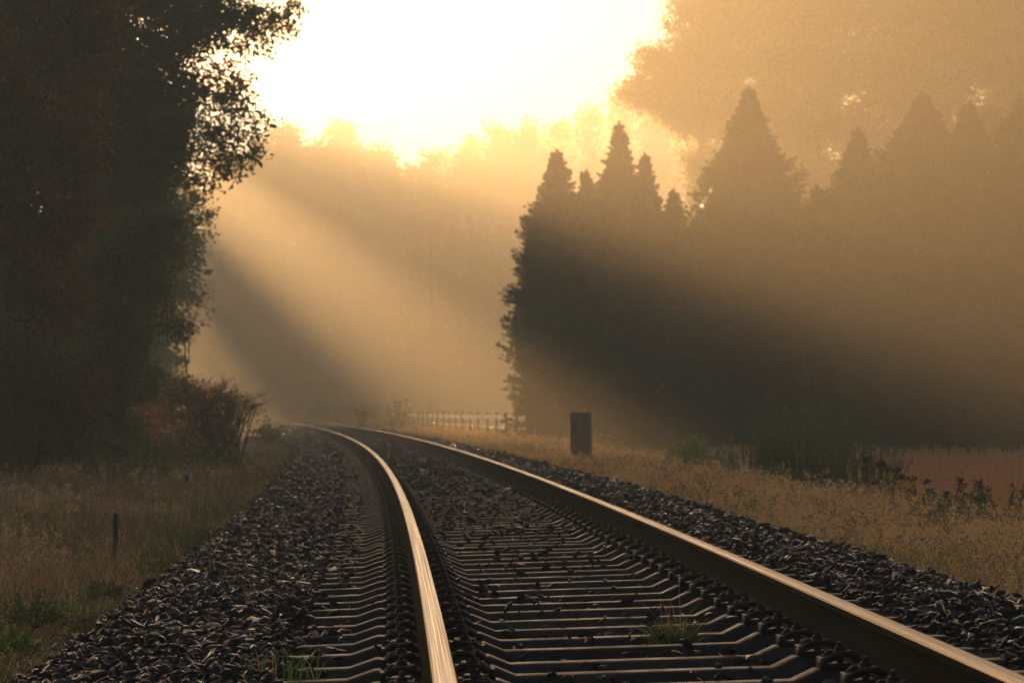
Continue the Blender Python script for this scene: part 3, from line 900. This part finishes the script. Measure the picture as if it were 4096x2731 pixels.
conifer(557, 150, 46, 106, 'first dark conifer of the row, its steep left side against the bright mist', full=.72)
conifer(586, 170, 32, 107, 'short conifer spire between the first two tall ones')
conifer(619, 122, 48, 105, 'slender conifer with the tallest thin spire of the left group')
conifer(645, 154, 42, 103, 'conifer spire just right of the slender tallest one')
conifer(673, 190, 40, 102, 'small conifer at the dip before the broad pyramid')
conifer(749, 86, 78, 99, 'broad pyramidal conifer standing alone above its neighbours', lean=0)
conifer(702, 225, 44, 97, 'low conifer filling the foot left of the broad pyramid')
conifer(817, 186, 48, 97, 'thin young conifer in the gap right of the pyramid')
conifer(858, 128, 66, 95, 'conifer on the left shoulder of the wide hazy group')
conifer(922, 92, 108, 94, 'tallest conifer of the wide hazy group at right')
conifer(970, 102, 84, 93, 'conifer right of the tallest hazy one')
conifer(1020, 96, 84, 91, 'conifer cut by the right edge of the picture')
conifer(1075, 110, 50, 89, 'last conifer, beyond the right edge of the picture')

# ------------------------------------------------------------------ fence
fx = [526.2, 516.9, 506.4, 496.3, 487.3, 478.3, 470.2, 462.8, 456.1, 449.6, 443.7, 437.7, 432.2, 427, 422.4, 418, 413.3, 408.5, 404.5, 401, 397.5, 394.3, 391.4]
fpos = []
for n_, xx in enumerate(fx):
    Yp = 101 + 4.15 * n_
    fpos.append(((xx - 512) / F * Yp, Yp))
X0_, Y0_ = fpos[0]
root = empty('wire_fence', (X0_, Y0_, float(ground_z(X0_, Y0_))), 'wire fence on thin wooden posts with dewy webs glinting on its top strand', 'fence')
for (X, Yp) in fpos:
    g = float(ground_z(X, Yp)); top = H - .09
    b = Batch(); hh = top + rng.uniform(.0, .05)
    tube(b, [(X, Yp, g - .1), (X + rng.normal(0, .01), Yp, hh - .03), (X, Yp, hh)], [.045, .04, .028], 7)
    b.build('post', ['wood'], parent=root, loc=tuple(root.location))
for zz, nm in ((.56, 'wire'), (.2, 'wire'), (-.05, 'wire')):
    b = Batch(); pts = []
    for k in range(len(fpos) - 1):
        p0, p1 = np.array(fpos[k]), np.array(fpos[k + 1])
        for t in np.linspace(0, 1, 5)[:-1]:
            q = p0 + (p1 - p0) * t
            pts.append((q[0], q[1], zz - .06 * math.sin(math.pi * t)))
    tube(b, pts, .004, 4)
    # beads of dew and web threads hanging along the strand
    pts = np.array(pts); m = len(pts)
    dens = 90 if zz > .5 else (7 if zz > 0 else 0)
    if dens:
        k = rng.integers(0, m - 1, m * dens); t = rng.uniform(0, 1, (len(k), 1))
        on = np.sin(k * 1.7) + .3 * np.sin(k * .6) > (-.3 if zz > .5 else -.1)
        k = k[on]; t = t[on]
        Q = pts[k] * (1 - t) + pts[k + 1] * t + rng.normal(0, .008, (len(k), 3))
        Q[:, 2] -= np.abs(rng.normal(0, .045 if zz > .5 else .01, len(k)))
        leaves(b, Q, unit(len(k)), np.full(len(k), .06), .6, 1, simple=True)
    b.build(nm, ['wire', 'web'], parent=root, loc=tuple(root.location))

# ------------------------------------------------------------------ granite post and small markers
D = 66.0; X = (580.8 - 512) / F * D; g = float(ground_z(X, D)); top = H - .075
root = empty('stone_post', (X, D, g), 'thick square weathered stone post standing in the right verge grass', 'stone post')
b = Batch(); w = .215
lv = [(g - .1, w * 1.05), (g + .4, w * 1.03), (g + .9, w), (top - .03, w * .98), (top, w * .9)]
vs = []
for z, r in lv:
    for (sx, sy) in ((-1, -1), (0, -1.0), (1, -1), (1, 0), (1, 1), (0, 1), (-1, 1), (-1, 0)):
        vs.append((X + sx * r + rng.normal(0, .006), D + sy * r + rng.normal(0, .006), z + (rng.normal(0, .008) if z > g else 0)))
vs = np.array(vs)
fs = [[i * 8 + j, i * 8 + (j + 1) % 8, (i + 1) * 8 + (j + 1) % 8, (i + 1) * 8 + j] for i in range(4) for j in range(8)]
b.add(vs, fs)
vt = np.vstack([vs[-8:], [[X, D, top + .015]]]); b.add(vt, [[q, (q + 1) % 8, 8] for q in range(8)])
b.build('shaft', ['granite'], parent=root, loc=tuple(root.location))
b = Batch(); n = 500
Q = np.c_[X + rng.uniform(-w, w, n) * .93, D + rng.uniform(-w, w, n) * .93, np.full(n, top + .004)]
leaves(b, Q, unit(n) + np.array([0, 0, .9]), np.full(n, .03), .5, 0, simple=True)
b.build('moss_cap', ['moss'], parent=root, loc=tuple(root.location))

def stake(xc, ytop, D, wpx, label, m, white=False, name='marker_stake', depth=.05):
    X = (xc - 512) / F * D; g = float(ground_z(X, D)); top = H + (Y0 - ytop) / F * D; wd = wpx * D / F
    b = Batch()
    tube(b, [(X, D, g - .1), (X, D, top - wd * .2), (X, D, top)], [wd * .62, wd * .6, wd * .5], 8)
    if white:
        root = empty(name, (X, D, g), label, 'marker')
        b.build('stake', [m], parent=root, loc=tuple(root.location))
        b2 = Batch(); box(b2, (X + wd * .75, D, top - .05), (wd * .45, wd * 1.3, .14))
        b2.build('marker_plate', ['white'], parent=root, loc=tuple(root.location))
    else:
        tag(b.build(name, [m], loc=(X, D, g)), label, 'marker')
stake(115.5, 513, 26, 4.2, 'short dark stake standing alone in the brown grass at left', 'post_dark')
stake(187.5, 475, 45, 4.0, 'small dark stake with a white plate in the green grass at left', 'post_dark', True)
stake(217, 450, 62, 1.8, 'thin dark stake below the reddish bush', 'post_dark')
# white cable cover on the shoulder and one between the rails
for (x, y, Yd, w, h, label) in ((253.5, 437, 117, .55, .07, 'white slab on the ballast edge below the bare bush'), (335, 431.5, 148, .5, .07, 'white slab lying between the far rails')):
    q = px(x, y, Yd); s, u = to_su(q[0], q[1])
    z0c = float(bed_z(u)) - .03; zt = q[2]
    root = empty('cable_cover', (q[0], q[1], z0c), label, 'cable cover')
    b = Batch(); box(b, (0, 0, (zt - z0c) / 2), (w * .9, .3, zt - z0c), 0, 0, .97)
    b.build('base', ['granite'], parent=root)
    b = Batch(); box(b, (0, 0, zt - z0c + h / 2 + .002), (w, .36, h), 0, 0, .93)
    b.build('lid', ['white'], parent=root)

# ------------------------------------------------------------------ shrubs and weeds
def stems_plant(name, label, cat, X, Yp, ht, spread, n, mats, leafy=0, leaf=.05, head=0, lean=.35, rad=.006, gz=None, stemmat=None, leafp=None, curve=.4):
    g = float(ground_z(X, Yp)) if gz is None else gz
    root = empty(name, (X, Yp, g), label, cat)
    b = Batch(); lf = Batch(); hd = Batch()
    for k in range(n):
        a = rng.uniform(0, 6.28); r = spread * math.sqrt(rng.uniform()) * .6; l = abs(rng.normal(0, lean)); h = ht * rng.uniform(.55, 1.0)
        p0 = np.array([X + math.cos(a) * r, Yp + math.sin(a) * r, g - .03])
        d = np.array([math.cos(a) * l, math.sin(a) * l, 1])
        pts = [p0, p0 + d * h * .35, p0 + d * h * .7 + np.array([math.cos(a), math.sin(a), 0]) * l * h * .1, p0 + d * h * .95 + np.array([math.cos(a), math.sin(a), -.1]) * l * h * curve]
        tube(b, pts, [rad, rad * .8, rad * .55, rad * .25], 4, cap=False)
        pts = np.array(pts)
        if leafy:
            t = rng.uniform(.25, 1, leafy) * 3; i = np.minimum(t.astype(int), 2); fr = (t - i)[:, None]
            Q = pts[i] * (1 - fr) + pts[i + 1] * fr
            mi = rng.choice(len(mats), leafy, p=leafp)
            leaves(lf, Q, unit(leafy) + d * .4, leaf * rng.uniform(.6, 1.2, leafy), .5, mi)
        if head:
            tip = pts[-1]
            m = 34; hd = Batch()
            Q = tip + unit(m) * np.array([1, 1, .5]) * head * rng.uniform(.2, 1, (m, 1))
            leaves(hd, Q, unit(m) + np.array([0, 0, .5]), np.full(m, head * .42), .6, 0)
            for q in Q[:7]: tube(b, [pts[-2], q], [rad * .3, rad * .15], 3, cap=False)
            hd.build('seed_head', ['seed_dark'], parent=root, loc=tuple(root.location))
    b.build('stems', [stemmat or 'twig'], parent=root, loc=tuple(root.location))
    if leafy: lf.build('leaves', mats, parent=root, loc=tuple(root.location))
    return root

def at_ground(x, Yd): return (x - 512) / F * Yd

# broom
for (x, Yd, ht, n, sp, lab) in ((806, 48, 1.6, 190, 1.0, 'tall dark green broom shrub with upright switches, middle of the right verge'),
                            (752, 48, 1.25, 34, .5, 'slim broom shoots left of the tall broom'),
                            (868, 47, 1.15, 44, .5, 'slim broom shoots right of the tall broom')):
    stems_plant('broom_shrub', lab, 'shrub', at_ground(x, Yd), Yd, ht, sp, n, ['broom_green', 'broom_green'], leafy=34, leaf=.045, lean=.24, rad=.009, stemmat='broom_green', curve=.1)
# dark seed-headed weeds
wd = [(882, 34, .95, 9, 'dead dark-headed weed, the tallest at the left of the clump by the stubble'), (915, 33, .85, 12, 'dead dark-headed weed in the middle of the clump by the stubble'),
      (940, 32, .8, 12, 'dead dark-headed weed right of the middle of the clump by the stubble'), (965, 31, .72, 10, 'dead dark-headed weed at the right end of the clump'),
      (850, 40, .8, 8, 'dead dark-headed weed at the foot of the tall broom')]
for (x, Yd, ht, n, lab) in wd:
    stems_plant('seeded_weed', lab, 'weed', at_ground(x, Yd), Yd, ht, .3, n, ['leaf_olive', 'grass_lush', 'leaf_brown'], leafy=16, leaf=.05, head=.06, lean=.16, rad=.005, leafp=[.6, .2, .2])
for (x, Yd, ht, n, lab) in ((990, 30, .7, 14, 'green leafy weed near the right edge beside the stubble'), (1018, 31, .8, 10, 'green leafy weed cut by the right edge'),
                            (930, 30, .62, 16, 'low leafy weed in front of the dark seed heads'), (960, 28.5, .55, 14, 'low leafy weed nearest the ballast at right')):
    stems_plant('leafy_weed', lab, 'weed', at_ground(x, Yd), Yd, ht, .5, n, ['leaf_olive', 'grass_green', 'leaf_yellow'], leafy=30, leaf=.055, lean=.25, rad=.004, leafp=[.45, .4, .15])
# weeds by the far end of the fence
for (x, Yd, ht, lab) in ((360, 168, 1.5, 'tall misty weed left of the fence end'), (395, 158, 1.7, 'tall dark weed at the left end of the fence'), (404, 152, 2.0, 'tallest weed against the mist at the left end of the fence')):
    stems_plant('tall_weed', lab, 'weed', at_ground(x, Yd), Yd, ht, .5, 9, ['leaf_olive', 'leaf_green'], leafy=14, leaf=.14, head=.12, lean=.08, rad=.012)
# reddish bush with bare arching shoots
D = 74
X = at_ground(200, D); g = float(ground_z(X, D))
root = empty('bramble_bush', (X, D, g), 'reddish-brown bush with bare twigs reaching over the rails at left', 'bush')
cl = [C(x, y, r_, D + rng.uniform(-1, 1), f_) for (x, y, r_, f_) in ((236, 398, 12, .5), (244, 410, 10, .5), (232, 425, 12, .7), (160, 395, 18, .9), (180, 392, 20, .9), (200, 395, 20, .9), (215, 400, 20, .8), (228, 405, 14, .6), (172, 415, 22, 1), (200, 420, 22, 1),
      (222, 425, 18, .8), (150, 420, 20, 1), (185, 440, 20, 1), (210, 440, 18, .9), (160, 445, 20, 1), (140, 440, 18, 1), (190, 380, 8, .5), (172, 382, 8, .5))]
tb = Batch()
for k in range(90):
    x1 = rng.uniform(150, 272) ; y1 = 372 + max(0, (x1 - 225)) * .5 + rng.uniform(0, 22)
    e = px(x1, y1, D + rng.uniform(-.8, .8)); st = np.array([X + rng.uniform(-.3, .9), D + rng.uniform(-.4, .4), g])
    mid = (st + e) / 2 + np.array([0, 0, .35])
    tube(tb, [st, mid, (mid + e) / 2 + np.array([0, 0, .12]), e], [.02, .013, .008, .003], 4, cap=False)
    for q in range(4):
        p = mid + (e - mid) * rng.uniform(.2, .9); tube(tb, [p, p + np.array([rng.uniform(-.1, .35), rng.uniform(-.2, .2), rng.uniform(.02, .3)])], [.006, .002], 3, cap=False)
tb.build('twigs', ['twig'], parent=root, loc=tuple(root.location))
crown('foliage', root, cl, .07, 1.7, ['bush_red', 'leaf_brown', 'leaf_olive'], [.55, .3, .15], twigs=True)
for (x, Yd, ht, lab) in ((150, 58, 1.0, 'green nettles under the dark oak'), (180, 60, 1.0, 'green and yellow nettles in front of the reddish bush'), (210, 62, .85, 'green nettles at the foot of the bare twigs'), (130, 50, .8, 'dim green nettles in the shade at left')):
    stems_plant('nettle_clump', lab, 'weed', at_ground(x, Yd), Yd, ht, 1.0, 46, ['leaf_green', 'grass_green', 'leaf_yellow'], leafy=16, leaf=.08, lean=.2, rad=.005, leafp=[.45, .4, .15])

# low plants by and in the ballast
def tuft(x, y, z, n, h, w, label, mats, probs, name='grass_tuft', spread=.05, lean=.5, cat='grass tuft'):
    Yd = (H - z) * F / (y - Y0); X = (x - 512) / F * Yd
    b = Batch()
    a = rng.uniform(0, 6.28, n); r = spread * np.sqrt(rng.uniform(0, 1, n))
    P = np.c_[X + np.cos(a) * r, Yd + np.sin(a) * r, np.full(n, z - .02)]
    pr = np.array(probs, float)
    blades(b, P, h * rng.uniform(.5, 1.1, n), w, rng.choice(len(mats), n, p=pr / pr.sum()), lean)
    return tag(b.build(name, mats, loc=(X, Yd, z)), label, cat)
tuft(671, 644, -.21, 420, .14, .005, 'bushy green grass tuft growing between the rails', ['grass_green', 'grass_lush', 'grass_gold'], [.6, .25, .15], spread=.085, lean=.6)
tuft(672, 640, -.21, 9, .3, .003, 'thin seed stalks rising from the tuft between the rails', ['grass_gold'], [1], name='grass_stalks', lean=.15, cat='grass stalks')
tuft(562, 646, -.24, 22, .08, .004, 'few small green blades between the rails near the left one', ['grass_lush', 'grass_gold'], [.8, .2], spread=.12, lean=.8)
tuft(300, 674, -.2, 22, .14, .005, 'sparse green blades in the ballast beside the sleeper ends', ['grass_lush', 'grass_gold'], [.8, .2], spread=.07, lean=.4)
tuft(266, 672, -.2, 16, .13, .005, 'single green sprout in the ballast at the bottom, left of the sleepers', ['grass_lush', 'grass_gold'], [.7, .3], spread=.05, lean=.4)
tuft(120, 600, -.33, 260, .13, .004, 'pale green grass patch at the ballast edge, lower left', ['grass_lush', 'grass_green', 'grass_straw'], [.4, .4, .2], spread=.3, lean=.5)
tuft(60, 612, -.33, 300, .12, .004, 'pale green grass patch among leaves at the left border', ['grass_lush', 'grass_green', 'grass_straw'], [.4, .4, .2], spread=.3, lean=.5)
def leafy(x, y, z, n, r, leaf, label, mats, probs):
    Yd = (H - z) * F / (y - Y0); X = (x - 512) / F * Yd
    b = Batch()
    d = unit(n); d[:, 2] = np.abs(d[:, 2]) * .8
    P = np.array([X, Yd, z]) + d * r * rng.uniform(.3, 1, (n, 1))
    pr = np.array(probs, float)
    leaves(b, P, d + unit(n) * .7, leaf * rng.uniform(.6, 1.3, n), .6, rng.choice(len(mats), n, p=pr / pr.sum()))
    for k in range(12): tube(b, [(X, Yd, z - .03), P[k]], [.004, .002], 3, cap=False, mi=0)
    return tag(b.build('leafy_plant', mats, loc=(X, Yd, z)), label, 'plant')
leafy(105, 606, -.36, 380, .17, .035, 'dark leafy plant at the ballast edge beside the brown grass', ['leaf_rust', 'leaf_green'], [.3, .7])
leafy(35, 622, -.36, 420, .2, .03, 'low leafy weeds at the lower left border', ['grass_green', 'leaf_green', 'leaf_olive'], [.4, .4, .2])
leafy(8, 655, -.33, 200, .15, .04, 'yellow-green leafy weed in the bottom left corner', ['grass_lush', 'leaf_yellow', 'leaf_green'], [.4, .1, .5])
leafy(90, 640, -.3, 260, .14, .03, 'dark creeping weed on the stones at lower left', ['leaf_green', 'leaf_brown'], [.7, .3])
for (x, y, h, lab) in ((212, 520, .3, 'dark spiky weed at the ballast edge, upper one'), (192, 545, .28, 'dark spiky weed at the ballast edge, middle one'), (168, 568, .25, 'dark spiky weed at the ballast edge, lower one')):
    tuft(x, y, -.3, 90, h, .008, lab, ['grass_green', 'leaf_green'], [.5, .5], name='edge_weed', spread=.22, lean=.5, cat='weed')

# ------------------------------------------------------------------ haze: one closed box of even air
b = Batch()
box(b, (0, 0, 0), (1.0, 1.0, 1.0))
hz = b.build('haze', ['white'])
x0, x1, yy0, yy1, z0, z1 = -330, 330, -25, 455, -2.0, 34.5
hz.location = ((x0 + x1) / 2, (yy0 + yy1) / 2, (z0 + z1) / 2)
hz.scale = (x1 - x0, yy1 - yy0, z1 - z0)
hm = bpy.data.materials.new('haze_air'); hm.use_nodes = True
t = hm.node_tree; t.nodes.clear()
ho = t.nodes.new("ShaderNodeOutputMaterial"); hv = t.nodes.new("ShaderNodeVolumePrincipled")
hv.inputs["Color"].default_value = (0.98, 0.9, 0.66, 1)
hv.inputs["Density"].default_value = HAZE_DENSITY
hv.inputs["Anisotropy"].default_value = 0.62
t.links.new(hv.outputs[0], ho.inputs["Volume"])
hz.data.materials.clear(); hz.data.materials.append(hm)
hz["kind"] = "stuff"
